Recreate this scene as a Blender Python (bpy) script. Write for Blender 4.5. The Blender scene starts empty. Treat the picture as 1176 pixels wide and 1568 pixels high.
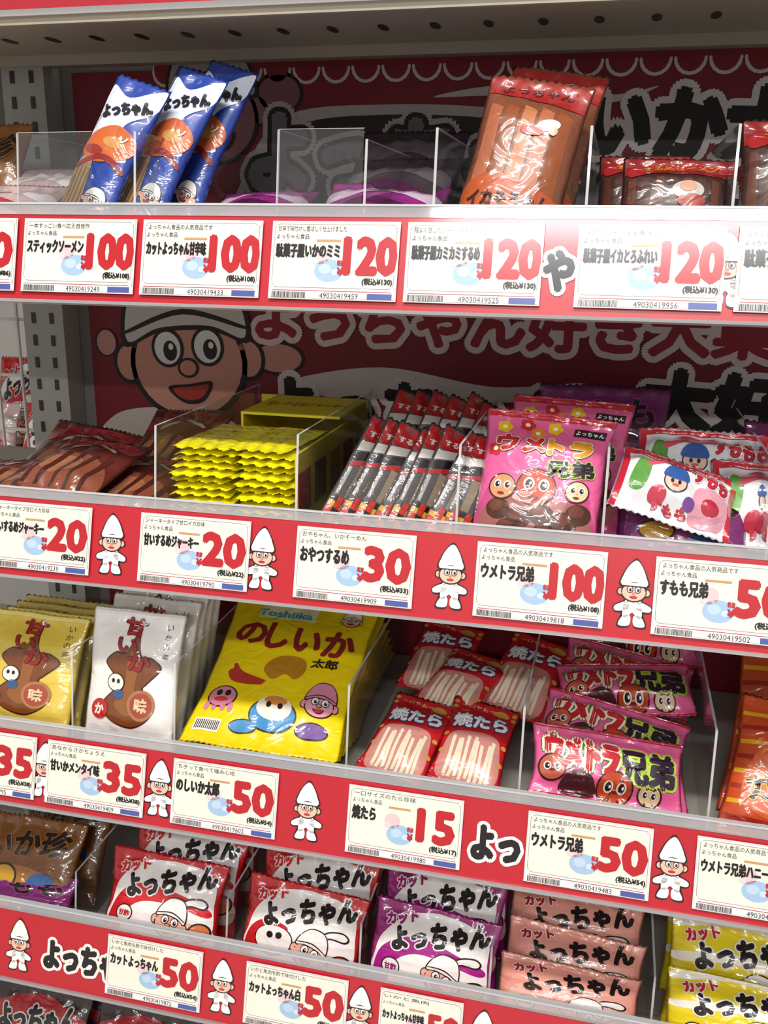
import bpy,math,random
from mathutils import Vector,Matrix,noise
from mathutils.geometry import tessellate_polygon
EYE=1.40
random.seed(7)
scn=bpy.context.scene
scn.view_settings.view_transform='Standard'
PENDING=[]
# ------------------------------------------------------------ materials
def lin(h):
    h=h.lstrip('#');o=[]
    for i in (0,2,4):
        c=int(h[i:i+2],16)/255
        o.append(c/12.92 if c<=.04045 else ((c+.055)/1.055)**2.4)
    return (o[0],o[1],o[2],1)
_M={}
def M(h,kind='film'):
    k=(h,kind)
    if k in _M:return _M[k]
    m=bpy.data.materials.new('%s_%s'%(kind,h));m.use_nodes=True
    nt=m.node_tree;N=nt.nodes;L=nt.links;b=N['Principled BSDF']
    c=lin(h)
    tc=N.new('ShaderNodeTexCoord')
    nz=N.new('ShaderNodeTexNoise');L.new(tc.outputs['Object'],nz.inputs['Vector'])
    mx=N.new('ShaderNodeMixRGB');mx.blend_type='MULTIPLY';mx.inputs['Color1'].default_value=c
    rmp=N.new('ShaderNodeValToRGB')
    rmp.color_ramp.elements[0].color=(.88,.88,.88,1);rmp.color_ramp.elements[1].color=(1,1,1,1)
    rmp.color_ramp.elements[0].position=.3;rmp.color_ramp.elements[1].position=.6
    L.new(nz.outputs['Fac'],rmp.inputs['Fac']);L.new(rmp.outputs['Color'],mx.inputs['Color2'])
    mx.inputs['Fac'].default_value=.5
    L.new(mx.outputs['Color'],b.inputs['Base Color'])
    if kind=='film':
        nz.inputs['Scale'].default_value=30
        b.inputs['Roughness'].default_value=.34
        b.inputs['Coat Weight'].default_value=1;b.inputs['Coat Roughness'].default_value=.055;b.inputs['Coat IOR'].default_value=1.6
        n2=N.new('ShaderNodeTexNoise');n2.inputs['Scale'].default_value=42;n2.inputs['Detail'].default_value=1.5
        n2.inputs['Distortion'].default_value=2.0
        L.new(tc.outputs['Object'],n2.inputs['Vector'])
        bp=N.new('ShaderNodeBump');bp.inputs['Strength'].default_value=.7;bp.inputs['Distance'].default_value=.0036
        b2=N.new('ShaderNodeBump');b2.inputs['Strength'].default_value=.35;b2.inputs['Distance'].default_value=.0030
        L.new(n2.outputs['Fac'],bp.inputs['Height']);L.new(n2.outputs['Fac'],b2.inputs['Height'])
        L.new(b2.outputs['Normal'],b.inputs['Normal']);L.new(bp.outputs['Normal'],b.inputs['Coat Normal'])
    elif kind=='rail':
        nz.inputs['Scale'].default_value=4
        b.inputs['Roughness'].default_value=.35
        b.inputs['Coat Weight'].default_value=.7;b.inputs['Coat Roughness'].default_value=.13
    elif kind=='paper':
        nz.inputs['Scale'].default_value=12
        b.inputs['Roughness'].default_value=.55
    elif kind=='metal':
        nz.inputs['Scale'].default_value=6
        b.inputs['Roughness'].default_value=.42
    _M[k]=m;return m
def clear_mat(name,tint,gl,white=0.0):
    m=bpy.data.materials.new(name);m.use_nodes=True
    nt=m.node_tree;N=nt.nodes;L=nt.links;N.remove(N['Principled BSDF'])
    out=N['Material Output'];t=N.new('ShaderNodeBsdfTransparent');t.inputs['Color'].default_value=lin(tint)
    g=N.new('ShaderNodeBsdfGlossy');g.inputs['Roughness'].default_value=.06
    fr=N.new('ShaderNodeFresnel');fr.inputs['IOR'].default_value=1.35
    ad=N.new('ShaderNodeMath');ad.operation='MULTIPLY_ADD';ad.inputs[1].default_value=.8;ad.inputs[2].default_value=gl
    ad.use_clamp=True
    L.new(fr.outputs[0],ad.inputs[0])
    mx=N.new('ShaderNodeMixShader');L.new(ad.outputs[0],mx.inputs[0]);L.new(t.outputs[0],mx.inputs[1]);L.new(g.outputs[0],mx.inputs[2])
    if white>0:
        d=N.new('ShaderNodeBsdfDiffuse');d.inputs['Color'].default_value=(.85,.87,.9,1)
        m2=N.new('ShaderNodeMixShader');m2.inputs[0].default_value=white
        L.new(mx.outputs[0],m2.inputs[1]);L.new(d.outputs[0],m2.inputs[2]);L.new(m2.outputs[0],out.inputs[0])
    else:L.new(mx.outputs[0],out.inputs[0])
    return m
CLEAR=clear_mat('clear_acrylic','F0F3F4',.025,.035)
EDGE=clear_mat('acrylic_edge','E0E6EA',.08,.55)
LIP=clear_mat('clear_pvc','E8DCDC',.08,.30)
# ------------------------------------------------------------ glyphs
_tc=bpy.data.curves.new('txt_tmp','FONT');_tc.resolution_u=2
_to=bpy.data.objects.new('txt_tmp',_tc);bpy.context.collection.objects.link(_to)
_G={}
def glyph(s):
    if s in _G:return _G[s]
    _tc.body=s;_tc.size=1
    dg=bpy.context.evaluated_depsgraph_get();dg.update()
    oe=_to.evaluated_get(dg);me=oe.to_mesh()
    me.calc_loop_triangles()
    V=[(v.co.x,v.co.y) for v in me.vertices];T=[tuple(t.vertices) for t in me.loop_triangles]
    oe.to_mesh_clear()
    if not V: V=[(0,0),(1,0),(1,1),(0,1)];T=[(0,1,2),(0,2,3)]
    x0=min(v[0] for v in V);x1=max(v[0] for v in V);y0=min(v[1] for v in V);y1=max(v[1] for v in V)
    sx=max(x1-x0,1e-4);sy=max(y1-y0,1e-4)
    V=[((v[0]-x0)/sx-.5,(v[1]-y0)/sy-.5) for v in V]
    _G[s]=(V,T);return _G[s]
def subdiv(V,T,Lm):
    V=list(V);mid={};out=[];st=list(T);L2=Lm*Lm
    while st:
        a,b,c=st.pop();best=0;e=None
        for (i,j,k) in ((a,b,c),(b,c,a),(c,a,b)):
            d=(V[i][0]-V[j][0])**2+(V[i][1]-V[j][1])**2
            if d>best:best=d;e=(i,j,k)
        if best<=L2:out.append((a,b,c));continue
        i,j,k=e;key=(min(i,j),max(i,j))
        if key not in mid:
            mid[key]=len(V);V.append(((V[i][0]+V[j][0])/2,(V[i][1]+V[j][1])/2))
        m=mid[key];st.append((i,m,k));st.append((m,j,k))
    return V,out
def catmull(P,n=6):
    o=[];k=len(P)
    for i in range(k):
        p0,p1,p2,p3=P[i-1],P[i],P[(i+1)%k],P[(i+2)%k]
        for j in range(n):
            t=j/n
            o.append(tuple(.5*((2*p1[q])+(-p0[q]+p2[q])*t+(2*p0[q]-5*p1[q]+4*p2[q]-p3[q])*t*t+(-p0[q]+3*p1[q]-3*p2[q]+p3[q])*t**3) for q in (0,1)))
    return o
class Art:
    """printed artwork laid on a (possibly bulged) surface, one mesh"""
    def __init__(s,w,h,surf=None,warp=None,L=None,lift=.0003,step=.00016,kind='film',origin=(0,0),noclip=False):
        s.w=w;s.h=h;s.surf=surf;s.warp=warp;s.L=L;s.lift=lift;s.step=step;s.kind=kind
        s.v=[];s.f=[];s.m=[];s.mats=[];s.o=origin;s.noclip=noclip
    def mi(s,c):
        m=M(c,s.kind) if isinstance(c,str) else c
        if m not in s.mats:s.mats.append(m)
        return s.mats.index(m)
    def raw(s,V,F,c):
        b=len(s.v);s.v+= [tuple(v) for v in V];i=s.mi(c)
        for f in F:s.f.append(tuple(b+q for q in f));s.m.append(i)
    def box(s,x0,x1,y0,y1,z0,z1,c):
        V=[(x,y,z) for x in (x0,x1) for y in (y0,y1) for z in (z0,z1)]
        s.raw(V,[(0,1,3,2),(4,6,7,5),(0,4,5,1),(2,3,7,6),(0,2,6,4),(1,5,7,3)],c)
    def add(s,V,T,c,layer):
        if s.L:V,T=subdiv(V,T,s.L)
        out=[]
        for (x,y) in V:
            z=s.surf(x,y) if s.surf else 0
            X,Y=s.warp(x,y) if s.warp else (x,y)
            out.append((X+s.o[0],Y+s.o[1],z+s.lift+layer*s.step))
        T2=[]
        for (a,b,c2) in T:
            ar=(V[b][0]-V[a][0])*(V[c2][1]-V[a][1])-(V[c2][0]-V[a][0])*(V[b][1]-V[a][1])
            T2.append((a,b,c2) if ar>0 else (a,c2,b))
        s.raw(out,T2,c)
    def cl(s,x,y):
        if s.noclip:return (x,y)
        return (min(max(x,.0008),s.w-.0008),min(max(y,.0008),s.h-.0008))
    def poly(s,P,c,layer=0,smooth=False):
        P=[(p[0]*s.w,p[1]*s.h) for p in P]
        if smooth:P=catmull(P)
        P=[s.cl(*p) for p in P]
        T=tessellate_polygon([[Vector((p[0],p[1],0)) for p in P]])
        s.add(P,[tuple(t) for t in T],c,layer)
    def polyc(s,cx,cy,sc,P,c,layer=0,rot=0,smooth=True):
        ca,sa=math.cos(rot),math.sin(rot)
        Q=[(cx+(p[0]*ca-p[1]*sa)*sc,cy+(p[0]*sa+p[1]*ca)*sc*s.w/s.h) for p in P]
        s.poly(Q,c,layer,smooth)
    def ell(s,cx,cy,rx,ry,c,layer=0,rot=0,n=28):
        ca,sa=math.cos(rot),math.sin(rot)
        P=[]
        for i in range(n):
            a=2*math.pi*i/n;x=rx*math.cos(a);y=ry*math.sin(a)
            P.append(s.cl((cx+x*ca-y*sa)*s.w,cy*s.h+(x*sa+y*ca)*s.w))
        s.add([(cx*s.w,cy*s.h)]+P,[(0,i+1,(i+1)%n+1) for i in range(n)],c,layer)
    def rect(s,x0,y0,x1,y1,c,layer=0):
        s.poly([(x0,y0),(x1,y0),(x1,y1),(x0,y1)],c,layer)
    def rrect(s,x0,y0,x1,y1,r,c,layer=0):
        w,h=s.w,s.h;P=[]
        for (cx,cy,a0) in ((x1*w-r,y1*h-r,0),(x0*w+r,y1*h-r,90),(x0*w+r,y0*h+r,180),(x1*w-r,y0*h+r,270)):
            for k in range(5):
                a=math.radians(a0+k*22.5);P.append(((cx+r*math.cos(a))/w,(cy+r*math.sin(a))/h))
        s.poly(P,c,layer)
    def text(s,t,cx,cy,W,H,c,layer=2,rot=0,bold=0,out=0,oc='FFFFFF',out2=0,oc2='000000',shear=0):
        V,T=glyph(t);ca,sa=math.cos(rot),math.sin(rot)
        def put(r,n,cc,ly):
            if s.noclip and r>.1:n=20
            offs=[(0,0)] if r==0 else [(r*math.cos(2*math.pi*i/n),r*math.sin(2*math.pi*i/n)) for i in range(n)]
            if r>.085:
                offs=[(.55*r*math.cos(2*math.pi*i/5),.55*r*math.sin(2*math.pi*i/5)) for i in range(5)]+offs
            for k,(ox,oy) in enumerate(offs):
                Q=[]
                for (x,y) in V:
                    X=(x*W+ shear*y*H+ox*H);Y=(y*H+oy*H)
                    Q.append(s.cl(cx*s.w+(X*ca-Y*sa)*s.w,cy*s.h+(X*sa+Y*ca)*s.w))
                s.add(Q,T,cc,ly+.9*k/len(offs))
        ly=layer
        if out2:put(bold+out+out2,10,oc2,ly);ly+=1
        if out:put(bold+out,10,oc,ly);ly+=1
        put(bold,7,c,ly)
    def mesh(s,name,smooth=True):
        me=bpy.data.meshes.new(name);me.from_pydata(s.v,[],s.f)
        for m in s.mats:me.materials.append(m)
        me.polygons.foreach_set('material_index',s.m)
        me.polygons.foreach_set('use_smooth',[smooth]*len(s.f));me.update()
        return me
def ob(name,me,mw=None,parent=None):
    o=bpy.data.objects.new(name,me)
    if mw is not None:o.matrix_world=mw
    if parent:o.parent=parent
    PENDING.append(o);return o
# ------------------------------------------------------------ art bits
def mascot(A,cx,cy,s,l=1,flip=1):
    k='1E1414'
    def P(pts,c,ly):A.polyc(cx,cy,s,[(p[0]*flip,p[1]) for p in pts],c,ly)
    for c,ly,g in ((k,l,.035),('F4F2F0',l+1,0)):
        P([(-.27-g,.14-g),(-.25-g,.38),(-.12,.62+g),(.02,.72+g*1.5),(.14,.6+g),(.25+g,.36),(.27+g,.14-g)],c,ly)
        P([(-.16-g,-.2),(.16+g,-.2),(.22+g,-.58-g),(.12,-.62-g),(0,-.5),(-.12,-.62-g),(-.22-g,-.58-g)],c,ly)
        P([(-.12,-.24+g),(-.4-g,-.36),(-.38,-.48-g),(-.1,-.42-g)],c,ly)
        P([(.12,-.24+g),(.4+g,-.34),(.38,-.46-g),(.1,-.42-g)],c,ly)
        P([(-.2-g,-.58+g),(-.04,-.58+g),(-.06,-.8-g),(-.3-g,-.8-g)],c,ly)
        P([(.2+g,-.58+g),(.04,-.58+g),(.06,-.8-g),(.3+g,-.8-g)],c,ly)
    w,h=A.w,A.h
    def E(x,y,rx,ry,c,ly):A.ell(cx+x*s*flip,cy+y*s*w/h,rx*s,ry*s,c,ly,n=16)
    for x in (-.3,.3):E(x,-.02,.09,.1,k,l+1);E(x,-.02,.06,.07,'EDBFA8',l+2)
    E(0,-.02,.30,.24,k,l+2);E(0,-.02,.265,.205,'EDBFA8',l+3)
    for x in (-.09,.09):E(x,.04,.075,.085,k,l+4);E(x,.04,.055,.065,'FFFFFF',l+5);E(x+.01,.03,.03,.04,k,l+6)
    E(0,-.05,.045,.035,'D9856E',l+5);E(0,-.14,.09,.035,'B8322E',l+4)
    A.polyc(cx,cy,s,[(-.28,.13),(.28,.13),(.27,.2),(-.27,.2)],'F4F2F0',l+6,smooth=False)
    A.polyc(cx,cy,s,[(-.29,.105),(.29,.105),(.29,.13),(-.29,.13)],k,l+7,smooth=False)
def head(A,cx,cy,s,l=1,rot=0,skin='F0B7A0',hat='F2EDE8'):
    w,h=A.w,A.h;k='1E1414'
    def E(x,y,rx,ry,c,ly,n=20):
        X=x*math.cos(rot)-y*math.sin(rot);Y=x*math.sin(rot)+y*math.cos(rot)
        A.ell(cx+X*s,cy+Y*s*w/h,rx*s,ry*s,c,ly,rot,n)
    for x in (-.48,.48):
        E(x,-.08,.13,.16,k,l);E(x,-.08,.1,.13,skin,l+1)
    E(0,-.1,.47,.43,k,l+1,30);E(0,-.1,.43,.39,skin,l+2,30)
    for c,ly,g in ((k,l+3,.035),(hat,l+4,0)):
        A.polyc(cx,cy,s,[(-.47-g,.08-g),(-.42-g,.4),(-.2,.68+g),(.2,.7+g),(.42+g,.42),(.47+g,.08-g),(.2,.17-g),(-.2,.17-g)],c,ly,rot)
    A.polyc(cx,cy,s,[(-.46,.14),(0,.26),(.46,.14),(.45,.17),(0,.30),(-.45,.17)],k,l+5,rot)
    for x in (-.15,.17):
        E(x,.02,.13,.145,k,l+5);E(x,.02,.105,.12,'FFFFFF',l+6);E(x+.02,0,.055,.075,k,l+7);E(x+.03,.03,.02,.025,'FFFFFF',l+8)
    E(0,-.13,.085,.075,k,l+7);E(0,-.13,.065,.057,'E39A80',l+8)
    A.polyc(cx,cy,s,[(-.18,-.27),(0,-.25),(.18,-.24),(.1,-.38),(-.06,-.39)],k,l+6,rot)
    A.polyc(cx,cy,s,[(-.14,-.285),(0,-.27),(.15,-.26),(.08,-.355),(-.05,-.365)],'C23A34',l+7,rot)
def squid(A,cx,cy,s,c1,c2,l=1,rot=0):
    for c,ly,g in (('3A1A0C',l,.03),(c1,l+1,0)):
        A.polyc(cx,cy,s,[(-.2-g,-.1),(-.46-g,-.45),(-.36-g,-.7),(-.1,-.78-g),(.2,-.74-g),(.46+g,-.5),(.24+g,-.1),(.3+g,.02),(.52+g,.3),(.34,.44+g),(.14,.46+g),(0,.85+g),(-.14,.46+g),(-.36,.42+g),(-.52-g,.24),(-.3-g,.02)],c,ly,rot)
    A.polyc(cx,cy,s,[(-.1,-.15),(-.25,-.45),(0,-.6),(.2,-.45),(.1,-.1),(.12,.3),(0,.6),(-.1,.3)],c2,l+2,rot)
# ------------------------------------------------------------ packs
def bagfn(w,h,T,seed,seal,amp):
    def f(x,y):
        a=min(max(x/w,0),1);b=min(max(y,0),h);d=min(b,h-b)
        ex=max(0,1-abs(2*a-1)**3)
        q=min(max((d-seal)/(.22*h),0),1);ey=q*q*(3-2*q)
        r=max(0,1-abs(2*a-1)**8)
        z=T*(ex**.7)*(.08+.92*ey)
        z+=amp*noise.noise(Vector((x*38,y*38,seed)))*r*(.3+.7*ey)
        z+=amp*.7*math.sin(x*330+seed+2*math.sin(y*60))*math.exp(-max(d-seal,0)/.012)*r*(1 if d>seal else d/max(seal,1e-4)*.6)
        if d<seal:z+=.0003*math.sin(d*2600)*r
        return z
    return f
def warpfn(w,h,seed):
    def f(x,y):
        k=2*x/w-1;q=2*y/h-1
        return (x-.035*w*k*(1-q*q)*.8+.0016*noise.noise(Vector((y*30,x*10,seed+3))),y+.0018*noise.noise(Vector((x*30,y*10,seed+9))))
    return f
def bag(w,h,T,base,seed=1,seal=.006,amp=.0016,teeth=True,backc=None):
    sf=bagfn(w,h,T,seed,seal,amp);wf=warpfn(w,h,seed)
    A=Art(w,h,sf,wf,L=.0042)
    nu=max(12,int(w/.0024));nv=max(12,int(h/.0024))
    idx={};V=[]
    for side in (0,1):
        for j in range(nv+1):
            for i in range(nu+1):
                bd=i in(0,nu) or j in(0,nv)
                if side and bd:idx[1,i,j]=idx[0,i,j];continue
                x=w*i/nu;y=h*j/nv;X,Y=wf(x,y)
                z=sf(x,y)
                if j in(0,nv) and teeth:Y+=.0008*(1 if i%2 else -1)
                idx[side,i,j]=len(V);V.append((X,Y,z if not side else -z*.7-.0002))
    F=[];
    for j in range(nv):
        for i in range(nu):
            F.append((idx[0,i,j],idx[0,i+1,j],idx[0,i+1,j+1],idx[0,i,j+1]))
    A.raw(V,F,base)
    F=[]
    for j in range(nv):
        for i in range(nu):
            F.append((idx[1,i,j],idx[1,i,j+1],idx[1,i+1,j+1],idx[1,i+1,j]))
    b=len(A.v)-len(V);i2=A.mi(backc or base)
    for f in F:A.f.append(tuple(b+q for q in f));A.m.append(i2)
    return A
KM={}
def kind(name,fn):
    A,w,h=fn();KM[name]=(A.mesh(name),w,h)
def place(oname,kname,BL,TL,w,u=None):
    """BL/TL: bottom-left & top-left world corners (z relative to eye level)"""
    me,w0,h0=KM[kname]
    BL=Vector(BL);TL=Vector(TL);v=TL-BL
    vn=v.normalized();u=Vector(u) if u else Vector((1,0,0))
    un=(u-vn*u.dot(vn)).normalized();n=un.cross(vn)
    mt=Matrix((( un.x*w/w0,vn.x*v.length/h0,n.x,BL.x),(un.y*w/w0,vn.y*v.length/h0,n.y,BL.y),(un.z*w/w0,vn.z*v.length/h0,n.z,BL.z+EYE),(0,0,0,1)))
    return ob(oname,me,mt)
R=math.radians
def k_yocchan(base,acc,inner='FBF7F4',sub='D2232A',hatc='F6F2EE',mode=0):
    def fn():
        w,h=.1,.09;A=bag(w,h,.011,base,seed=len(KM)+1)
        if mode<2:
            A.poly([(.06,.30),(.05,.5),(.10,.70),(.28,.90),(.6,.95),(.9,.86),(.96,.62),(.93,.3),(.5,.2)],inner,0,True)
            if mode==0:
                A.poly([(.05,.28),(.10,.56),(.3,.72),(.6,.70),(.92,.58),(.92,.5),(.6,.58),(.34,.56),(.2,.42),(.18,.2)],acc,1,True)
            else:
                A.poly([(.04,.30),(.08,.52),(.22,.64),(.40,.60),(.36,.5),(.2,.5),(.14,.3)],base,1,True)
                A.ell(.30,.46,.17,.13,'1E1414',1);A.ell(.30,.46,.16,.12,'F6F2EE',2);A.ell(.26,.5,.03,.03,'1E1414',3,n=10);A.ell(.34,.51,.03,.03,'1E1414',3,n=10)
            A.poly([(.6,.2),(.62,.42),(.95,.4),(.95,.2)],'E9C9B4',1,True)
        else:
            for y in (.34,.60,.88):A.poly([(.03,y),(.5,y+.08),(.97,y),(.97,y+.07),(.5,y+.16),(.03,y+.07)],inner,0,True)
        A.text('よっちゃん',.55,.775,.76,.18,'171212',2,R(14),.07,.065,inner)
        A.text('カット',.22,.86,.24,.08,sub,5,R(16),.08,.09,'F4F0EC')
        head(A,.62,.43,.27,4,R(-14),hat=hatc)
        A.polyc(.8,.55,.3,[(-.5,.0),(-.2,.3),(.2,.35),(.4,.2),(.3,.05),(-.1,.1)],'1E1414',3)
        A.polyc(.8,.55,.3,[(-.44,.02),(-.18,.26),(.18,.31),(.35,.2),(.26,.1),(-.1,.14)],hatc,4)
        A.ell(.87,.36,.1,.08,'1E1414',2,.3);A.ell(.87,.36,.085,.065,'D97C4C',3,.3)
        if mode!=1:
            A.ell(.2,.42,.08,.075,'1E1414',2);A.ell(.2,.42,.07,.065,'F4F0EC',3);A.text('甘酢',.2,.42,.1,.05,sub,4,0,.05)
        return A,w,h
    return fn
kind('yo_red',k_yocchan('C8161F','D21C26'))
kind('yo_red2',k_yocchan('C81A22','FBF7F4',mode=1))
kind('yo_mag',k_yocchan('981874','A82088',sub='981874'))
kind('yo_sal',k_yocchan('EE9E8C','F6C4B4',inner='F2A898',sub='B8202A'))
kind('yo_yel',k_yocchan('F2DC1C','FAF6EA',inner='FAF6EA',sub='CC202A',mode=2))
def k_noshi():
    w,h=.13,.165;A=bag(w,h,.006,'F2D600',seed=21,amp=.0012)
    A.rect(.2,.82,.60,.955,'F0EBB8',0);A.text('Toshiika',.38,.865,.38,.07,'37A9CC',1,0,.05)
    head(A,.84,.87,.13,1)
    A.text('の',.20,.70,.21,.17,'8E1420',2,0,.06);A.text('しいか',.62,.685,.60,.21,'8E1420',2,R(-3),.05)
    A.text('太郎',.77,.545,.17,.075,'2A1A14',2,0,.05,.04,'F2D600')
    A.polyc(.50,.47,.26,[(-.5,.0),(-.3,.35),(.1,.5),(.5,.45),(.6,.1),(.4,-.2),(.1,-.1),(-.2,-.3)],'B9801C',1)
    for a in range(5):
        A.polyc(.32,.42,.24,[(-.6,.34-a*.14),(-.35,.1-a*.12),(.3,-.1),(.3,-.16),(-.3,.0-a*.13),(-.66,.26-a*.16)],'B9352A',2,R(-8*a))
    A.ell(.16,.27,.10,.085,'3A1A14',2);A.ell(.16,.27,.09,.075,'D884A4',3);A.ell(.13,.29,.02,.024,'1E1414',4);A.ell(.19,.29,.02,.024,'1E1414',4);A.ell(.16,.25,.05,.018,'C23A34',4)
    for a in (-.08,-.03,.03,.08):A.ell(.16+a,.21,.018,.035,'D884A4',2)
    A.ell(.53,.2,.16,.12,'3A1A14',2);A.ell(.53,.2,.15,.11,'3F8FC8',3);A.ell(.53,.24,.12,.09,'F1EBDD',4);A.ell(.53,.28,.08,.035,'D98C44',5)
    for x in (.49,.57):A.ell(x,.25,.018,.022,'1E1414',6,n=10)
    head(A,.82,.3,.21,2,0,'EFA2B8','D884A4')
    A.ell(.80,.14,.11,.06,'3A1A14',2);A.ell(.80,.14,.10,.05,'7B58A0',3)
    A.ell(.36,.12,.09,.05,'3A1A14',2);A.ell(.36,.12,.08,.04,'3F8FC8',3)
    A.rect(.05,.07,.22,.14,'F4F0E6',1)
    for i in range(13):A.rect(.06+i*.012,.08,.066+i*.012,.13,'1E1414',2)
    return A,w,h
kind('noshi',k_noshi)
def ball(A,x,y,r,c,l=4):
    A.ell(x,y,r+.012,r+.012,'3A1410',l);A.ell(x,y,r,r,c,l+1)
    for d in (-.4,.4):
        A.ell(x+d*r,y+.12*r,r*.30,r*.36,'F4E8E0',l+2,n=14);A.ell(x+d*r,y+.1*r,r*.2,r*.26,'1E1010',l+3,n=14);A.ell(x+d*r+.08*r,y+.14*r,r*.08,r*.1,'FFFFFF',l+4,n=8)
    A.ell(x,y-.45*r,r*.3,r*.14,'7A1410',l+2,n=12);A.ell(x,y-.16*r,r*.10,r*.08,'E89070',l+2,n=8)
def k_ume(seed,ww,hh,big):
    def fn():
        w,h=ww,hh;A=bag(w,h,.012,'E8649E',seed=seed)
        A.rect(.0,.95,1,.995,'C81C32',0)
        if big:
            A.ell(.5,.965,.028,.008,'5A1030',1)
            for (x,y,c) in ((.15,.88,'F2C41E'),(.33,.905,'D02A34'),(.55,.90,'F2C41E'),(.42,.85,'E88A28'),(.10,.72,'D02A34')):
                for q in range(5):A.ell(x+.034*math.cos(q*1.257),y+.034*w/h*math.sin(q*1.257),.03,.03,c,1,n=10)
                A.ell(x,y,.02,.02,'FFF6D0',2,n=10)
            A.rect(.70,.86,.95,.915,'2B1A1E',1);A.text('よっちゃん',.825,.888,.22,.04,'FFFFFF',2,0,.03)
            A.text('ウメ',.30,.765,.38,.135,'C0222C',3,0,.09,.05,'F8ECD4',.03,'3A7A2A')
            A.text('トラ',.70,.765,.34,.135,'D8981E',3,0,.09,.05,'F8ECD4',.03,'3A7A2A')
            A.text('兄弟',.72,.635,.38,.13,'2A1430',4,R(4),.06,.06,'B0D444')
            A.poly([(.06,.14),(.06,.42),(.2,.5),(.8,.5),(.92,.42),(.93,.14)],'CC5088',0,True)
            A.poly([(.10,.2),(.14,.40),(.34,.44),(.66,.43),(.88,.38),(.9,.2)],'A06058',1,True)
            for (x,y) in ((.2,.34),(.38,.3),(.56,.33),(.74,.3),(.84,.36),(.3,.22),(.6,.22)):A.ell(x,y,.10,.09,'4A2218',2);A.ell(x-.02,y+.02,.06,.05,'6A3424',3)
            ball(A,.47,.50,.15,'BC431E');ball(A,.2,.48,.10,'D89468',6);ball(A,.80,.50,.085,'E4C8A0',6)
        else:
            A.rect(.0,.005,1,.05,'C81C32',0)
            A.text('ウメトラ',.32,.62,.48,.22,'C0222C',2,R(-3),.08,.07,'F8ECD4',.03,'3A7A2A')
            A.text('兄弟',.76,.55,.36,.24,'2A1430',3,0,.06,.07,'B0D444')
            ball(A,.12,.38,.085,'C4604A');ball(A,.55,.22,.11,'BC431E');ball(A,.78,.2,.07,'E4C8A0')
            A.poly([(.2,.08),(.22,.32),(.36,.38),(.43,.08)],'4A1A22',1,True)
        return A,w,h
    return fn
kind('ume_big',k_ume(31,.085,.115,True))
kind('ume_small',k_ume(33,.105,.055,False))
def k_yaki():
    w,h=.053,.085;A=bag(w,h,.006,'C41822',seed=41,amp=.0012)
    A.poly([(.12,.04),(.1,.45),(.3,.55),(.75,.58),(.9,.45),(.88,.04)],'CC8880',0,True)
    for i in range(9):
        x=.18+i*.075;A.poly([(x,.05),(x+.05,.05),(x+.05+.03*math.sin(i*2),.48+.04*math.sin(i*5)),(x+.03*math.sin(i*2),.49+.04*math.sin(i*5))],'E6DAC0',1+i%2)
    A.text('焼たら',.5,.70,.80,.26,'EDEDF0',3,R(8),.06,.07,'2B4078')
    A.ell(.75,.89,.12,.07,'C89A48',1);A.text('一口やおつ',.4,.91,.5,.07,'F0E0B0',2)
    for y in (.93,.86,.5,.3):A.ell(.06,y,.04,.04,'C89A48',1,n=10);A.ell(.94,y,.04,.04,'C89A48',1,n=10)
    return A,w,h
kind('yaki',k_yaki)
def k_squid(base,edge):
    def fn():
        w,h=.08,.112;A=bag(w,h,.008,base,seed=51,amp=.0013)
        A.rect(.02,.955,.98,.99,edge,0)
        squid(A,.52,.52,.56,'7A4420','965C2A',1,R(-4))
        A.text('甘',.5,.885,.22,.15,'9A1C1C',5,0,.06,.03,'2A1410');A.text('い',.46,.76,.20,.12,'9A1C1C',5,0,.07,.03,'2A1410');A.text('か',.60,.66,.22,.15,'9A1C1C',5,0,.07,.03,'2A1410')
        for i,ch in enumerate('いかの姿'):A.text(ch,.86,.90-i*.065,.06,.06,'5A4A40',2)
        A.ell(.20,.30,.10,.10,'B8201C',6);A.text('か',.2,.30,.10,.10,'F4E8D8',7,0,.05)
        A.ell(.66,.37,.15,.15,'B07A50',5);A.ell(.66,.37,.12,.12,'A84A34',6);A.text('味',.66,.37,.13,.13,'E8C8A0',7,0,.05)
        A.ell(.36,.50,.10,.09,'2A1410',5);A.ell(.36,.50,.09,.08,'EDEAE2',6);A.ell(.33,.51,.018,.022,'1E1414',7);A.ell(.39,.51,.018,.022,'1E1414',7)
        A.ell(.40,.42,.06,.05,'3A5A8A',6)
        return A,w,h
    return fn
kind('squid_white',k_squid('F4F2EE','FAFAFA'));kind('squid_yel',k_squid('DEC24A','E8D678'))
def k_stickblue():
    w,h=.038,.155;A=bag(w,h,.006,'2444A0',seed=61,amp=.0013)
    A.poly([(.1,.62),(.0,.93),(.4,.9),(.95,.99),(.95,.86),(.6,.72),(.9,.57),(.4,.56)],'DAE4F4',0,True)
    A.text('よっちゃん',.48,.83,.86,.30,'16162A',2,R(26),.08)
    A.poly([(.08,.56),(.12,.66),(.5,.73),(.92,.68),(.88,.58),(.4,.52)],'C8602A',2,True);A.ell(.58,.64,.2,.12,'C8904C',3);A.ell(.28,.58,.18,.1,'9A2A20',4)
    A.text('ソ',.72,.665,.14,.14,'F0E8D8',5,0,.05);A.poly([(.1,.5),(.5,.57),(.9,.53),(.9,.5),(.5,.54),(.1,.47)],'8A1A18',3,True)
    A.poly([(.10,.12),(.06,.48),(.36,.52),(.42,.14)],'B89468',1,True)
    for i in range(4):A.rect(.12+i*.08,.14,.15+i*.08,.48,'8A6A40',2)
    head(A,.66,.33,.38,3,R(-8));A.ell(.62,.22,.22,.13,'C8382A',2);A.ell(.70,.16,.2,.14,'D8B41E',3)
    return A,w,h
kind('stick_blue',k_stickblue)
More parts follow.
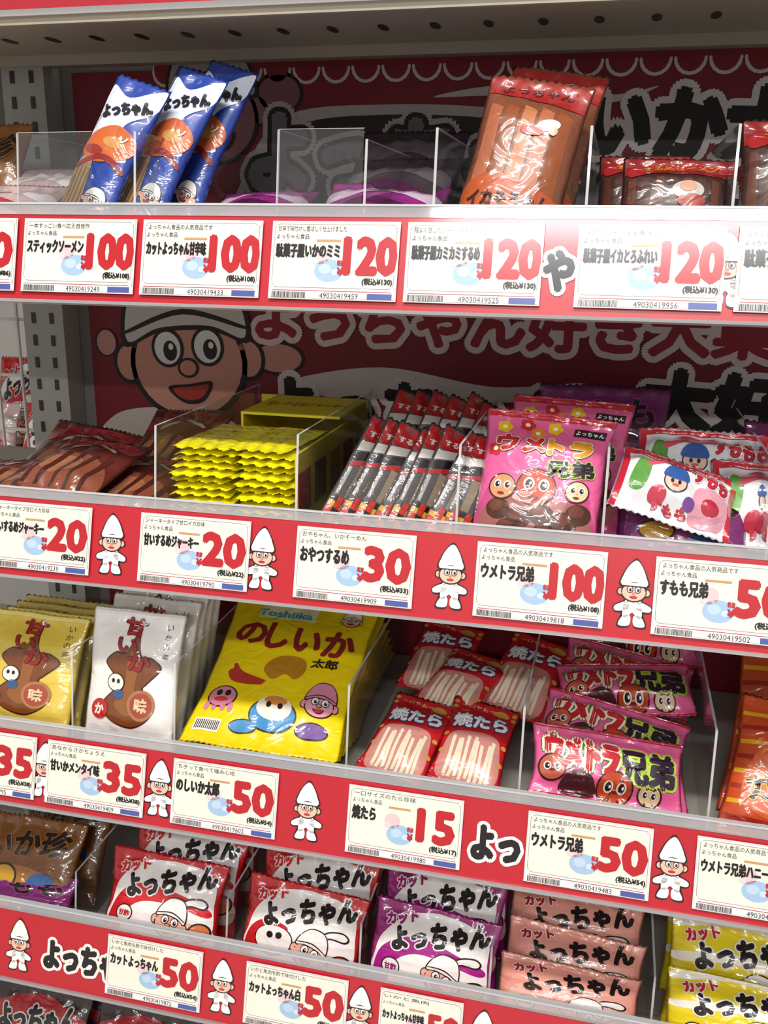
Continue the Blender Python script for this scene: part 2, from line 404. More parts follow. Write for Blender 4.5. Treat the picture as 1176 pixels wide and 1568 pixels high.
def k_stickred():
    w,h=.026,.105;A=bag(w,h,.003,'544F51',seed=71,amp=.0010,seal=.004)
    A.rect(.02,.82,.98,.98,'B8181F',0);A.poly([(.05,.73),(.95,.82),(.95,.87),(.05,.80)],'DAD6D0',1)
    A.poly([(.05,.66),(.95,.76),(.95,.81),(.05,.72)],'161214',1);A.poly([(.05,.62),(.95,.72),(.95,.75),(.05,.65)],'B0181F',1);A.text('するめ',.5,.885,.7,.16,'F0EDE8',3,R(10),.04)
    A.rect(.36,.42,.60,.66,'8A7A68',1);A.rect(.76,.42,.92,.70,'161314',1);A.rect(.08,.42,.16,.62,'A29E9E',1)
    for i in range(5):
        for j in range(7):
            A.rect(.03+i*.19,.12+j*.042,.03+i*.19+.18,.12+j*.042+.040,('C02C1C','D09A1E','1A1414','C02C1C')[(i*2+j)%4],1)
    return A,w,h
kind('stick_red',k_stickred)
def k_brown():
    w,h=.064,.125;A=bag(w,h,.012,'7A4630',seed=81)
    for i in range(5):
        x=.08+i*.17;A.poly([(x,.3),(x+.15,.28),(x+.14,.80),(x+.01,.83)],('A86040','8E4A24','B8744C')[i%3],i%2)
    A.poly([(.02,.90),(.98,.84),(.98,.985),(.02,.985)],'961C1C',2);A.text('よっちゃん',.5,.925,.7,.09,'4A1010',3,0,.03)
    A.poly([(.03,.16),(.03,.36),(.3,.44),(.7,.40),(.97,.34),(.97,.16)],'B04E22',2,True)
    A.text('イカそうめん',.5,.31,.8,.15,'3A1008',5,R(4),.05)
    A.ell(.70,.72,.12,.06,'E4E0DC',3,.4);A.ell(.56,.68,.12,.05,'B02A24',4);A.ell(.76,.70,.04,.05,'E0B8A0',5)
    return A,w,h
kind('brown_strip',k_brown)
def k_darkred():
    w,h=.064,.1;A=bag(w,h,.009,'3E2220',seed=83)
    A.rect(.02,.80,.98,.985,'7E181C',1);A.poly([(.1,.76),(.5,.86),(.96,.84),(.96,.93),(.5,.95),(.1,.88)],'9A2022',2,True)
    A.text('するめソーメン',.55,.885,.7,.1,'C89030',4,R(4),.03)
    for i in range(7):A.poly([(.05+i*.13,.1),(.15+i*.13,.1),(.13+i*.13,.74),(.06+i*.13,.74)],('5A3024','482820')[i%2],1)
    A.ell(.62,.62,.15,.13,'B8B4B0',3);A.ell(.66,.52,.13,.1,'983028',4);A.ell(.62,.65,.08,.08,'C89880',5)
    return A,w,h
kind('dark_red',k_darkred)
def k_browny():
    w,h=.095,.08;A=bag(w,h,.009,'5E221E',seed=85,amp=.0026)
    A.poly([(.05,.1),(.1,.55),(.5,.6),(.9,.45),(.92,.1)],'8A4A34',0,True);A.poly([(.1,.64),(.5,.84),(.93,.74),(.9,.94),(.1,.92)],'98202A',0,True)
    A.ell(.4,.4,.25,.12,'A86A48',1);A.poly([(.3,.66),(.5,.76),(.8,.7),(.78,.74),(.5,.81),(.3,.72)],'C8A898',2,True)
    for i in range(5):A.poly([(.1+i*.17,.12),(.15+i*.17,.12),(.22+i*.17,.6),(.15+i*.17,.6)],'4A1C16',2)
    return A,w,h
kind('jerky_brown',k_browny)
def k_orangebrown(base,c2,t):
    def fn():
        w,h=.092,.09;A=bag(w,h,.009,base,seed=87)
        A.poly([(.1,.1),(.2,.5),(.6,.55),(.9,.4),(.9,.1)],c2,0,True)
        A.text(t,.5,.76,.8,.22,'1E1212',2,R(5),.05,.04,c2)
        A.ell(.3,.45,.15,.12,'2A1A18',1);A.ell(.3,.45,.13,.1,'C89828',2);A.ell(.7,.42,.14,.1,'2A5A98',3);A.ell(.7,.3,.2,.08,'B88018',4)
        return A,w,h
    return fn
kind('brown_snack',k_orangebrown('7A4A1C','A06A28','いか珍'))
kind('purple_snack',k_orangebrown('742468','A0408A','すもも'))
def k_orange():
    w,h=.1,.13;A=bag(w,h,.009,'C24818',seed=89)
    for i in range(9):
        A.poly([(.02,.04+i*.1),(.98,.0+i*.1+.12),(.98,.03+i*.1+.12),(.02,.07+i*.1)],('D8A018','982014')[i%2],0)
    A.poly([(.1,.3),(.2,.7),(.6,.8),(.9,.6),(.85,.3),(.4,.2)],'D05A1A',1,True)
    A.text('カルビ',.42,.45,.62,.2,'2A1010',2,R(20),.05,.04,'E0B038')
    return A,w,h
kind('orange_bag',k_orange)
def k_candy():
    w,h=.085,.055;A=bag(w,h,.013,'E6E6EA',seed=91,amp=.0026)
    A.rect(.0,.0,.06,1,'C8263A',0);A.rect(.94,.0,1,1,'C8263A',0);A.rect(.06,.9,.94,.98,'D02C3E',0)
    A.poly([(.1,.3),(.14,.75),(.24,.65),(.22,.3)],'5A9840',1,True)
    A.poly([(.2,.62),(.3,.86),(.62,.84),(.6,.72),(.4,.7)],'D8506E',1,True)
    A.poly([(.64,.1),(.66,.5),(.92,.5),(.9,.12)],'E0A0B0',1,True);A.text('すもも',.76,.68,.30,.16,'B8243A',3,R(-8),.08,.05,'F0F0F0')
    A.ell(.46,.45,.1,.09,'2A1A1E',3);A.ell(.46,.45,.09,.08,'E8BCA8',4);A.poly([(.36,.5),(.38,.64),(.46,.70),(.54,.64),(.56,.5)],'3058A0',5,True)
    A.ell(.43,.45,.015,.02,'1E1414',6,n=8);A.ell(.49,.45,.015,.02,'1E1414',6,n=8);A.ell(.46,.4,.03,.012,'C23A34',6,n=8)
    A.ell(.34,.25,.07,.06,'C83850',4);A.ell(.60,.25,.05,.04,'7A409A',4);A.ell(.78,.3,.08,.06,'B82840',2)
    A.text('すもも',.46,.15,.3,.07,'B8243A',4,0,.08)
    return A,w,h
kind('candy_white',k_candy)
def k_dark(txt=True,c='2A2022',s1='C8C4C0',s2='A02028'):
    def fn():
        w,h=.1,.09;A=bag(w,h,.009,c,seed=93)
        A.poly([(.05,.6),(.5,.75),(.95,.6),(.95,.75),(.5,.92),(.05,.78)],s1,0,True)
        A.poly([(.05,.3),(.4,.55),(.95,.34),(.95,.44),(.4,.66),(.05,.42)],s2,1,True)
        if txt:A.text('よっちゃん',.5,.68,.8,.24,'171212',2,R(6),.06,.06,'D8D4D0')
        return A,w,h
    return fn
kind('dark_bag',k_dark(True,'2A1618','A82028','B02028'));kind('grey_bag',k_dark(False,'3A3038','5A5058','4A1840'))
kind('pale_bag',k_dark(False,'C8A8A8','E0D4D4','B03848'));kind('mag_flat',k_dark(False,'8A2278','C8B0C4','4A1040'))
# ------------------------------------------------------------ placement (metres; z relative to eye height)
S1,S2,S3,S4,S5=-.014,-.208,-.39,-.575,-.74
P=place
rq=random.Random(11)
# row 1
P('noodle_snack_stick_pack','stick_blue',(-.386,.588,S1+.002),(-.344,.64,.106),.044)
P('noodle_snack_stick_pack','stick_blue',(-.354,.606,S1+.002),(-.309,.665,.114),.040)
P('noodle_snack_stick_pack','stick_blue',(-.340,.635,S1+.002),(-.297,.69,.122),.040)
P('noodle_snack_stick_pack','stick_blue',(-.366,.640,S1+.002),(-.332,.71,.122),.040)
P('sweet_squid_snack_bag','mag_flat',(-.290,.62,S1+.006),(-.290,.69,.030),.076,(1,0,.04))
P('sweet_squid_snack_bag','mag_flat',(-.206,.62,S1+.006),(-.206,.69,.038),.088,(1,0,-.05))
P('sweet_squid_snack_bag','grey_bag',(-.206,.65,S1+.006),(-.200,.73,.056),.085,(1,0,.08))
P('sweet_squid_snack_bag','grey_bag',(-.204,.69,S1+.006),(-.204,.77,.080),.085)
P('squid_strip_bag','brown_strip',(-.106,.590,S1+.002),(-.087,.64,.099),.066)
P('squid_strip_bag','brown_strip',(-.098,.620,S1+.002),(-.078,.68,.110),.064)
P('dried_squid_bag','dark_red',(-.005,.600,S1+.002),(-.002,.64,.050),.064)
P('dried_squid_bag','dark_red',(-.018,.650,S1+.002),(-.018,.69,.055),.06)
P('dried_squid_bag','dark_red',(.064,.600,S1+.002),(.066,.65,.072),.07)
P('sweet_squid_snack_bag','pale_bag',(-.480,.600,S1+.002),(-.480,.66,.034),.083)
P('sweet_squid_snack_bag','pale_bag',(-.485,.640,S1+.002),(-.485,.72,.050),.083)
P('sweet_squid_snack_bag','brown_snack',(-.550,.68,S1+.002),(-.550,.73,.085),.08)
# row 2
P('squid_jerky_bag','jerky_brown',(-.492,.59,S2+.008),(-.490,.67,-.182),.094,(1,0,.08))
P('squid_jerky_bag','jerky_brown',(-.392,.60,S2+.008),(-.385,.69,-.172),.078,(1,.1,-.05))
P('squid_jerky_bag','jerky_brown',(-.482,.65,S2+.006),(-.476,.74,-.160),.088,(1,0,-.1))
P('squid_jerky_bag','jerky_brown',(-.395,.67,S2+.006),(-.39,.76,-.150),.080,(1,0,.12))
P('squid_jerky_bag','jerky_brown',(-.440,.60,S2+.022),(-.425,.68,-.160),.080,(1,.2,.1))
for i in range(8):
    j=rq.uniform(-.004,.004)
    P('squid_stick_pack','stick_red',(-.200+i*.0124,.590+.003*(i%2),S2+.002),(-.160+i*.0112+j,.640,-.119-.0014*i+rq.uniform(-.004,.003)),.026,(.82,.45+rq.uniform(-.2,.2),0))
for i in range(7):
    P('squid_stick_pack','stick_red',(-.190+i*.0128,.665,S2+.002),(-.158+i*.0125+rq.uniform(-.005,.005),.725,-.110-.0015*i+rq.uniform(-.005,.003)),.026,(.82,.5+rq.uniform(-.2,.2),0))
P('plum_candy_bag','ume_big',(-.085,.590,S2+.002),(-.079,.640,-.111),.086)
P('plum_candy_bag','ume_big',(-.070,.628,S2+.002),(-.066,.685,-.108),.085)
P('plum_candy_bag','purple_snack',(-.055,.70,S2+.002),(-.053,.75,-.107),.10)
P('candy_pouch','candy_white',(.004,.592,-.160),(.012,.632,-.129),.080,(1,0,-.30))
P('candy_pouch','candy_white',(.066,.610,-.187),(.070,.655,-.140),.085,(1,.1,.05))
P('candy_pouch','candy_white',(.020,.655,-.172),(.022,.69,-.128),.090,(1,0,.08))
P('candy_pouch','purple_snack',(.010,.600,S2+.003),(.012,.630,-.155),.085)
P('candy_pouch','purple_snack',(.095,.66,S2+.003),(.095,.70,-.12),.09)
# row 3
P('grilled_squid_pack','squid_yel',(-.483,.585,S3+.002),(-.482,.63,-.298),.090)
for i in range(3):
    P('grilled_squid_pack','squid_yel',(-.481,.600+.014*i,S3+.002),(-.480,.645+.014*i,-.302),.090)
P('grilled_squid_pack','squid_white',(-.382,.585,S3+.002),(-.3815,.62,-.281),.079)
for i in range(4):
    P('grilled_squid_pack','squid_white',(-.380,.602+.016*i,S3+.002),(-.378,.645+.016*i,-.279+.003*i),.077)
P('squid_sheet_snack_bag','noshi',(-.300,.588,-.372),(-.300,.722,-.301),.128)
for i in range(1,7):
    P('squid_sheet_snack_bag','noshi',(-.299,.588+.010*i,-.376-.0015*i),(-.299,.735+.008*i,-.306-.0105*i),.126)
P('grilled_cod_snack_pack','yaki',(-.159,.585,-.370),(-.143,.660,-.345),.052)
P('grilled_cod_snack_pack','yaki',(-.106,.585,-.370),(-.097,.660,-.342),.052,(1,.08,-.06))
P('grilled_cod_snack_pack','yaki',(-.135,.660,-.352),(-.108,.725,-.330),.056,(.9,-.3,0))
P('grilled_cod_snack_pack','yaki',(-.085,.670,-.350),(-.060,.745,-.318),.056)
P('grilled_cod_snack_pack','yaki',(-.155,.700,-.360),(-.142,.77,-.325),.056)
P('grilled_cod_snack_pack','yaki',(-.150,.600,-.383),(-.149,.70,-.372),.09)
P('plum_candy_pouch','ume_small',(-.034,.586,-.372),(-.034,.618,-.334),.108,(1,.03,-.17))
P('plum_candy_pouch','ume_small',(-.036,.630,-.356),(-.026,.675,-.333),.108,(1,.12,.06))
P('plum_candy_pouch','ume_small',(-.018,.665,-.352),(-.024,.705,-.328),.104,(1,-.1,-.02))
P('plum_candy_pouch','ume_small',(-.022,.700,-.345),(-.016,.740,-.316),.104,(1,.1,-.05))
P('plum_candy_pouch','ume_small',(-.010,.735,-.338),(-.014,.775,-.306),.100,(1,.05,.04))
P('plum_candy_pouch','ume_small',(-.034,.600,-.384),(-.034,.68,-.366),.112)
P('barbecue_snack_bag','orange_bag',(.092,.590,S3+.002),(.112,.66,-.311),.10)
P('barbecue_snack_bag','orange_bag',(.098,.625,S3+.002),(.114,.70,-.290),.10)
# row 4
P('squid_rice_snack_bag','brown_snack',(-.505,.580,S4+.002),(-.505,.63,-.494),.095)
P('squid_rice_snack_bag','brown_snack',(-.500,.620,S4+.002),(-.500,.68,-.492),.095)
P('squid_rice_snack_bag','purple_snack',(-.502,.575,S4+.002),(-.502,.605,-.530),.095)
def stack(k,X,w,tops,dx=0):
    for i,(Y0,Yt,Zt) in enumerate(tops):
        P('vinegared_squid_snack_bag',k,(X+dx*i,Y0,S4+.002),(X+.003+dx*i+rq.uniform(-.002,.003),Yt,Zt),w,(1,rq.uniform(-.05,.05),rq.uniform(-.02,.02)))
stack('yo_red',-.380,.104,[(.580,.616,-.497),(.615,.652,-.488),(.655,.69,-.490)],.003)
stack('yo_red2',-.259,.102,[(.580,.614,-.499),(.612,.650,-.493),(.65,.69,-.496)],.002)
stack('yo_mag',-.152,.101,[(.580,.614,-.500),(.612,.650,-.493),(.65,.69,-.497)],.003)
stack('yo_sal',-.050,.108,[(.580,.612,-.530),(.603,.640,-.518),(.635,.67,-.510),(.67,.70,-.506)],.001)
stack('yo_yel',.074,.104,[(.580,.612,-.516),(.612,.650,-.496),(.65,.69,-.494)],.001)
# row 5
for i,X in enumerate((-.51,-.405,-.30)):
    P('spicy_squid_snack_bag','dark_bag',(X,.585,S5+.002),(X,.615,-.664),.1)
    P('spicy_squid_snack_bag','dark_bag',(X+.003,.62,S5+.002),(X+.003,.66,-.660),.1)
# ------------------------------------------------------------ yellow jerky packets in display carton
A=Art(1,1,kind='film')
rz=random.Random(3)
def packet(A,x0,x1,y0,y1,z,yaw,seed):
    nu,nv=28,14;c,s=math.cos(yaw),math.sin(yaw);mx,my=(x0+x1)/2,(y0+y1)/2
    for side in (1,-1):
        V=[]
        for j in range(nv+1):
            for i in range(nu+1):
                a=i/nu;b=j/nv
                x=x0+(x1-x0)*a;y=y0+(y1-y0)*b
                e=(1-abs(2*a-1)**6)*min(1,min(b,1-b)*7)
                if j in (0,): y+=.0010*(1 if i%2 else -1)
                zz=z+side*.0025*e+.0009*math.sin(a*26+seed)*math.exp(-b*5)+.0008*noise.noise(Vector((x*60,y*60,seed)))
                dx,dy=x-mx,y-my;V.append((mx+dx*c-dy*s,my+dx*s+dy*c,zz))
        F=[(j*(nu+1)+i,j*(nu+1)+i+1,(j+1)*(nu+1)+i+1,(j+1)*(nu+1)+i) for j in range(nv) for i in range(nu)]
        A.raw(V,F,'F8EE18')
cols=((-.3005,-.2550),(-.2530,-.2085))
for col,(xa,xb) in enumerate(cols):
    for k in range(13):
        q=rz.uniform(-.003,.001)
        packet(A,xa+q,xb+q,.590+rz.uniform(0,.005)+.0010*k,.692,EYE+S2+.006+k*.0048,rz.uniform(-.06,.06),k+col*20)
ztop=EYE+S2+.006+12*.0048+.0036
for xa,xb in cols:
    for q in range(4):
        y=.622+q*.014
        V,T=glyph('ジャーキー')
        A.raw([( (xa+xb)/2+v[0]*.03, y+v[1]*.008, ztop) for v in V],T,'5A4A10')
ob('squid_jerky_packet_stack',A.mesh('squid_jerky_packet_stack'))
A=Art(1,1,kind='paper')
zb=EYE+S2
yc='E6D424'
A.box(-.2065,-.2045,.600,.795,zb,zb+.064,yc)
A.box(-.3035,-.2045,.793,.795,zb,zb+.072,yc)
A.box(-.3035,-.2045,.592,.795,zb,zb+.0015,yc)
A.box(-.2880,-.2045,.705,.795,zb+.070,zb+.072,'ECDC28')
A.box(-.2880,-.2860,.705,.795,zb,zb+.070,yc)
for i in range(5):
    A.box(-.2044,-.2040,.60+i*.038,.628+i*.038,zb+.02,zb+.05,('A8402A','7A5A1A','B88A20','8A3020','5A6A30')[i])
V,T=glyph('甘いするめジャーキー')
A.raw([(-.246+v[0]*.07,.750+v[1]*.02,zb+.0724) for v in V],T,'B83020')
ob('display_carton',A.mesh('display_carton',False))
# ------------------------------------------------------------ shelving
unit=bpy.data.objects.new('gondola_shelving_unit',None);PENDING.append(unit)
def simple(name,boxes,kind='metal',parent=unit):
    A=Art(1,1,kind=kind)
    for b in boxes:A.box(*b)
    return ob(name,A.mesh(name,False),None,parent)
XL,XR=-.60,.42
for S in (S1,S2,S3,S4,S5):
    z=EYE+S
    simple('shelf_board',[(XL,XR,.572,.822,z-.018,z,'9C978E'),(XL,XR,.572,.576,z-.03,z,'9C978E')])
tz=EYE+.142
A=Art(1,1,kind='metal')
A.box(XL,XR,.640,.822,tz,tz+.02,'A39B8B')
A.box(XL,XR,.636,.640,tz-.004,tz+.03,'A8A090')
A.box(XL,XR,.762,.766,tz-.008,tz,'A39B8B')
for i in range(28):
    x=-.58+i*.037
    n=14;V=[(x,.705,tz-.0006)]+[(x+.0034*math.cos(2*math.pi*k/n),.705+.0105*math.sin(2*math.pi*k/n),tz-.0006) for k in range(n)]
    A.raw(V,[(0,(k+1)%n+1,k+1) for k in range(n)],'100E0C')
ob('top_shelf_board',A.mesh('shelf_board_top',False),None,unit)
simple('back_panel',[(-.555,.60,.834,.842,0,2.05,'8F8D8C'),(-1.1,-.555,.834,.842,1.375,2.05,'6A696A')])
bx=[]
X=-.548
bx.append((X,X+.042,.806,.833,0,2.0,'B4B3AF'))
for i in range(90):
    bx.append((X+.009,X+.013,.8050,.8062,.1+i*.021,.110+i*.021,'35322F'))
    bx.append((X+.028,X+.032,.8050,.8062,.1+i*.021,.110+i*.021,'35322F'))
simple('upright',bx)
simple('base_plinth',[(XL,XR,.60,.83,0,.12,'B5B0A6')])
# acrylic dividers
def divider(X,S,front=None,h=.08):
    A=Art(1,1);t=.0008;y0=.583;y1=.80;z=EYE+S;sl=.010
    V=[(X-t,y0,z),(X-t,y1,z),(X-t,y1,z+h),(X-t,y0+sl,z+h),(X+t,y0,z),(X+t,y1,z),(X+t,y1,z+h),(X+t,y0+sl,z+h)]
    A.raw(V[:4],[(0,1,2,3)],CLEAR)
    A.raw(V,[(3,2,6,7),(0,3,7,4)],EDGE)
    if front:
        A.raw([(X,y0-.0005,z),(front,y0-.0005,z),(front,y0+sl-.0005,z+h),(X,y0+sl-.0005,z+h)],[(0,1,2,3)],CLEAR)
        A.raw([(X,y0+sl-.001,z+h),(front,y0+sl-.001,z+h),(front,y0+sl+.0008,z+h+.0005),(X,y0+sl+.0008,z+h+.0005)],[(0,1,2,3)],EDGE)
    ob('acrylic_divider',A.mesh('acrylic_divider',False))
r1=[-.395,-.3095,-.2115,-.1115,-.021,.060,.142]
for i,X in enumerate(r1):divider(X,S1,r1[i]+.055 if i in(0,2) else None,.078)
divider(-.155,S1,None,.072)
for X in (-.3065,-.2015,-.0905,.0035,.102):divider(X,S2)
for X in (-.388,-.3015,-.165,-.039,.0875):divider(X,S3)
for X in (-.402,-.266,-.1545,-.0525,.0665):divider(X,S4,None,.062)
# ------------------------------------------------------------ price rails
TA=R(15);cT,sT=math.cos(TA),math.sin(TA)
RED='BE1E2C'
rails=[(.570,-.014),(.564,-.208),(.552,-.390),(.550,-.556)]
def railM(Y,z,X=0,off=0):
    return Matrix(((1,0,0,X),(0,sT,-cT,Y-cT*off),(0,cT,sT,EYE+z+sT*off),(0,0,0,1)))
railart=[
 [('t','や',-.405),('t','や',-.0333),('m',.0590),('m',.150)],
 [('m',-.3297),('m',-.218),('m',-.0894),('m',.025),('t','よっ',.132),('m',-.44)],
 [('m',-.298),('m',-.184),('t','よっ',-.0500),('m',.0644),('m',-.393)],
 [('m',-.431),('t','よっちゃ',-.376),('m',-.254),('m',-.144),('m',-.052),('t','よっちゃん',.02),('m',.09)]]
for (Y,z),art in zip(rails,railart):
    A=Art(1,1,kind='rail',lift=.0004,step=.0001,noclip=True)
    A.box(XL,XR,-.029,.027,-.003,0,RED)
    A.box(XL,XR,.027,.0345,-.003,.0006,LIP)
    A.box(XL,XR,.0335,.0348,-.005,.0012,EDGE)
    A.box(XL,XR,-.031,-.029,-.003,.003,LIP)
    for a in art:
        if a[0]=='m':mascot(A,a[1],.001,.0265,1,random.choice((1,-1)))
        else:
            n=len(a[1]);A.text(a[1],a[2],-.003,.0155*n,.022,'181212',2,0,.07,.10,'F4EEEA')
    ob('price_rail',A.mesh('price_rail',False),railM(Y,z))
# price labels
def label(row,X,name,price,tax,small='よっちゃん食品の人気商品です',W=.081,rr=random.Random(5)):
    Y,z=rails[row];H=.0477
    A=Art(W,H,kind='rail',lift=.0002,step=.0001,origin=(-W/2,-H/2))
    A.box(-W/2,W/2,-H/2,H/2,-.0004,0,'E4E2DF')
    A.rect(0,.10,1,1,'B8202C',0)
    A.rrect(.004,.115,.996,.99,.0035,'EEECE8',1)
    A.rrect(.022,.145,.978,.96,.0035,'8A7A70',1.5)
    A.rrect(.026,.152,.974,.953,.0033,'EDEBDC',2)
    for (x,y) in ((.02,.14),(.98,.14),(.02,.965),(.98,.965)):A.ell(x,y,.026,.026,'EEECE8',3,n=12)
    A.ell(.40,.56,.07,.065,'E4C4C8',3,n=20);A.ell(.47,.37,.115,.085,'A2C0E0',3,n=22);A.ell(.44,.39,.05,.04,'BCD2E8',4,n=14);A.ell(.52,.35,.03,.025,'C8DAEE',4,n=12)
    A.ell(.36,.50,.03,.03,'ECD0D4',4,n=10)
    A.rect(.36,.735,.55,.765,'C89868',4)
    A.text(small,.32,.90,.54,.042,'2A2624',4);A.text('よっちゃん食品',.17,.80,.26,.04,'2A2624',4)
    n=len(name);wd=min(.5,.068*n);A.text(name,.045+wd/2,.62,wd,.115 if n<8 else .10,'141212',5,0,.048)
    pw={'15':.30}.get(price,.39 if len(price)>2 else .36)
    A.text(price,.785 if len(price)>2 else .775,.56,pw,.26,'BC1A26',5,0,.075)
    A.text('税抜',.56,.47,.055,.04,'BC1A26',5,0,.04);A.text('¥',.56,.36,.045,.055,'BC1A26',5,0,.08)
    A.text('(税込¥%s)'%tax,.85,.235,.23,.055,'1A1616',5,0,.045)
    A.rect(0,0,1,.105,'ECEBE9',1)
    x=.03
    while x<.30:
        bw=rr.choice((.003,.005,.007));A.rect(x,.008,x+bw,.092,'141414',2);x+=bw+rr.choice((.003,.004))
    A.text('49030419'+str(rr.randint(100,999)),.56,.052,.3,.04,'1A1818',2)
    A.rect(.78,.015,.97,.09,'4A5AA0',2)
    ob('price_label',A.mesh('price_label',False),railM(Y,z,X,.0022))
label(0,-.428,'するめ',"80","86");label(0,-.3418,'スティックソーメン','100','108','一本すっごい食べ応え自信作');label(0,-.2563,'カットよっちゃん甘辛味','100','108')
label(0,-.1689,'駄菓子屋いかのミミ','120','130','甘辛で味付けし香ばしく仕上げました');label(0,-.0834,'駄菓子屋カミカミするめ','120','130','程よく甘じたシートいかスティック')
label(0,.0171,'駄菓子屋イカとろふれい','120','130','おやつにそのまま美味しい');label(0,.1044,'駄菓子屋','120','130')
label(1,-.3859,'甘いするめジャーキー','20','22','ジャーキータイプ甘口イカ珍味');label(1,-.2673,'甘いするめジャーキー','20','22','ジャーキータイプ甘口イカ珍味')
label(1,-.1535,'おやつするめ','30','33','おやちゃん、いかそーめん');label(1,-.0327,'ウメトラ兄弟','100','108');label(1,.0772,'すもも兄弟','50','54')
label(2,-.440,'甘いか','35','38');label(2,-.3497,'甘いかメンタイ味','35','38','あなからさかちょうえ');label(2,-.2467,'のしいか太郎','50','54','ちぎって食べて噛み心地')
label(2,-.1137,'焼たら','15','17','一口サイズのたら珍味');label(2,.0108,'ウメトラ兄弟','50','54');label(2,.119,'ウメトラ兄弟ハニー','50','54')
label(3,-.311,'カットよっちゃん','50','54','いかと魚肉を酢で味付けした');label(3,-.1942,'カットよっちゃん白','50','54','いかと魚肉を酢で味付けした');label(3,-.098,'カットよっちゃん甘辛味','50','54','いかと魚肉',.062)
# top shelf price rail
A=Art(1,1,kind='rail',lift=.0004,step=.0001,noclip=True)
A.box(XL,XR,.147,.21,-.003,0,'B02432');A.box(XL,XR,.143,.147,-.003,.001,LIP)
A.rect(-.292,.150,-.162,.21,'E6E5E3',1)
A.text('4903041903195',-.215,.1525,.06,.0035,'2A2828',2)
for i in range(40):A.rect(-.288+i*.0009,.151,-.2876+i*.0009,.156,'141414',2)
for x in (-.41,-.375,-.34):A.text('ス',x,.166,.02,.02,'F2F1EF',1,0,.06)
ob('price_rail',A.mesh('top_price_rail',False),Matrix(((1,0,0,0),(0,0,-1,.634),(0,1,0,EYE),(0,0,0,1))))
# ------------------------------------------------------------ banner (flat print on the back panel)
A=Art(1,1,kind='paper',lift=.0003,step=.0002,noclip=True)
CR='86142A'
A.box(-.492,XR,-.70,.139,-.001,0,CR)
for i in range(32):
    x=-.40+i*.026;A.ell(x,.137,.0125,.012,'DDD2D4',1,n=16);A.ell(x,.1395,.0105,.012,CR,2,n=16)
A.rect(-.33,.1385,.42,.152,CR,3)
A.poly([(-.16,.113),(-.10,.121),(-.02,.112),(.02,.118),(-.02,.106),(-.10,.113)],'D8CCCC',1,True)
A.poly([(-.33,.050),(-.29,.1),(-.2,.108),(-.1,.103),(-.02,.088),(-.01,.02),(-.2,.0),(-.33,.01)],'C9BEC2',1,True)
A.poly([(-.32,.053),(-.28,.092),(-.2,.10),(-.1,.095),(-.025,.081),(-.02,.03),(-.2,.01),(-.32,.02)],'2C2026',2,True)
A.text('よっちゃん',-.165,.062,.31,.062,'7A747A',3,R(-3),.07,.06,'141014',.07,'C9BEC2')
A.text('いか大好き',.10,.088,.26,.052,'121014',3,R(-2),.08,.10,'EAE2E4')
A.text('いか食品',.12,.02,.26,.05,'121014',3,0,.08,.10,'D8D0D2')
head(A,-.355,.105,.085,1,R(10),'9A6470','AEA2AA')  # dim copy of the mascot head and hand, shade put into the print colours
A.ell(-.295,.118,.022,.018,'241418',1);A.ell(-.295,.118,.019,.015,'905A64',2)
head(A,-.391,-.104,.128,4,R(4),'E4A090','E6DEDC')
A.ell(-.300,-.108,.026,.016,'241418',2);A.ell(-.300,-.108,.023,.013,'DC9C94',3)
A.ell(-.475,-.10,.012,.014,'241418',2);A.ell(-.475,-.10,.010,.012,'DC9C94',3)
A.text('よっちゃん好き大集合',-.07,-.070,.50,.042,'A01A30',4,0,.05,.13,'F0DCE2')
A.poly([(-.29,-.128),(-.2,-.112),(-.1,-.125),(-.02,-.118),(-.05,-.135),(-.15,-.14),(-.28,-.14)],'E4DADC',1,True)
A.text('よっちゃん',-.17,-.150,.28,.045,'1A1418',3,0,.08,.13,'EAE0E2')
A.text('大好き',.115,-.132,.17,.050,'141014',3,R(-2),.08,.10,'F0E8EA')
A.poly([(-.48,-.20),(-.47,-.17),(-.42,-.16),(-.36,-.165),(-.32,-.19),(-.33,-.2)],'E0D6D2',3,True)
ob('store_banner',A.mesh('store_banner',False),Matrix(((1,0,0,0),(0,0,-1,.829),(0,1,0,EYE),(0,0,0,1))))
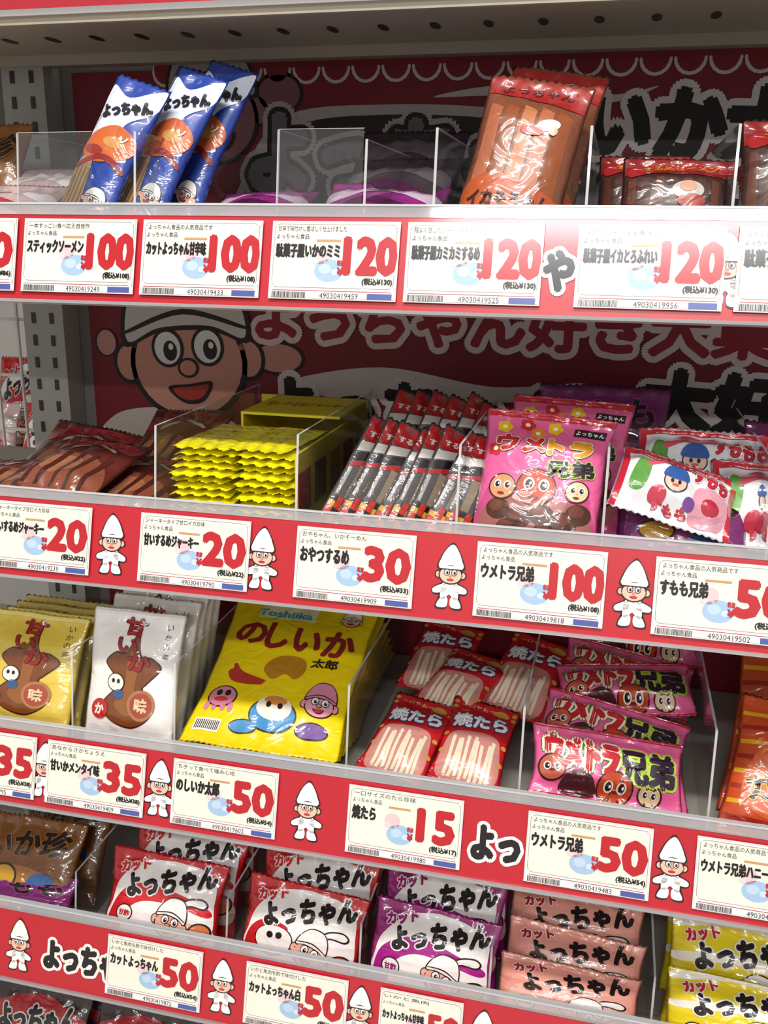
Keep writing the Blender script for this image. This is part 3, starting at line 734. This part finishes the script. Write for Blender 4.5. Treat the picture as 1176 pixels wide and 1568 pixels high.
# ------------------------------------------------------------ neighbouring wire rack seen past the upright
A=Art(1,1,kind='metal')
for z in (1.13,1.19,1.25,1.31,1.36):A.box(-.92,-.58,.90,.903,z,z+.003,'C8C4C0')
for i in range(12):A.box(-.92+i*.03,-.918+i*.03,.897,.90,1.12,1.37,'C8C4C0')
A.box(-.93,-.57,.9,1.15,1.11,1.12,'D0CCC6')
for x in (-.93,-.58):
    for y in (.9,1.14):A.box(x,x+.01,y,y+.01,0,1.11,'C8C4C0')
ob('wire_rack',A.mesh('wire_rack',False))
for i in range(4):
    P('boxed_snack_pack',('yo_red','yo_yel','pale_bag','yo_red2')[i],(-.93+.09*i,.93,-.278),(-.93+.09*i,.96,-.19),.085)
    P('boxed_snack_pack',('pale_bag','squid_yel','yo_red','pale_bag')[i],(-.93+.09*i,1.0,-.278),(-.93+.09*i,1.05,-.15),.085)
# ------------------------------------------------------------ room
def plane(name,V,c,kind='paper'):
    A=Art(1,1,kind=kind);A.raw(V,[(0,1,2,3)],c);ob(name,A.mesh(name,False))
plane('floor',[(-4,-4,0),(4,-4,0),(4,3,0),(-4,3,0)],'B8B4AC','metal')
plane('ceiling',[(-4,-4,2.8),(-4,3,2.8),(4,3,2.8),(4,-4,2.8)],'D8D8D6')
plane('wall_back',[(-4,3,0),(4,3,0),(4,3,2.8),(-4,3,2.8)],'D8D6D2')
# ceiling lights
def area(name,loc,sx,sy,en,col=(1,.98,.95)):
    l=bpy.data.lights.new(name,'AREA');l.shape='RECTANGLE';l.size=sx;l.size_y=sy;l.energy=en;l.color=col
    o=bpy.data.objects.new(name,l);o.location=loc;PENDING.append(o);return o
area('added_tube_light',(.02,-1.62,2.74),1.2,.12,36,(.98,.98,1))
area('added_tube_light',(-.1,-.35,2.74),1.2,.10,40,(1,.96,.90))
area('added_tube_light',(.3,-3.2,2.74),1.6,.12,60,(1,.95,.88))  # extra tube, added out of view to put highlights on the upright packs
w=bpy.data.worlds.new('world');scn.world=w;w.use_nodes=True
w.node_tree.nodes['Background'].inputs[0].default_value=(1,.95,.89,1);w.node_tree.nodes['Background'].inputs[1].default_value=.44
# ------------------------------------------------------------ camera
bpy.data.objects.remove(_to)
for o in PENDING:bpy.context.collection.objects.link(o)
cam=bpy.data.cameras.new('camera');co=bpy.data.objects.new('camera',cam);bpy.context.collection.objects.link(co)
rt=Vector((.9719,.2351,.0134)).normalized();fw=Vector((-.2221,.9341,-.2798)).normalized()
rt=(rt-fw*rt.dot(fw)).normalized();up=rt.cross(fw)
co.matrix_world=Matrix(((rt.x,up.x,-fw.x,0),(rt.y,up.y,-fw.y,0),(rt.z,up.z,-fw.z,EYE),(0,0,0,1)))
cam.sensor_width=36;cam.lens=33.0;cam.clip_start=.01
scn.camera=co
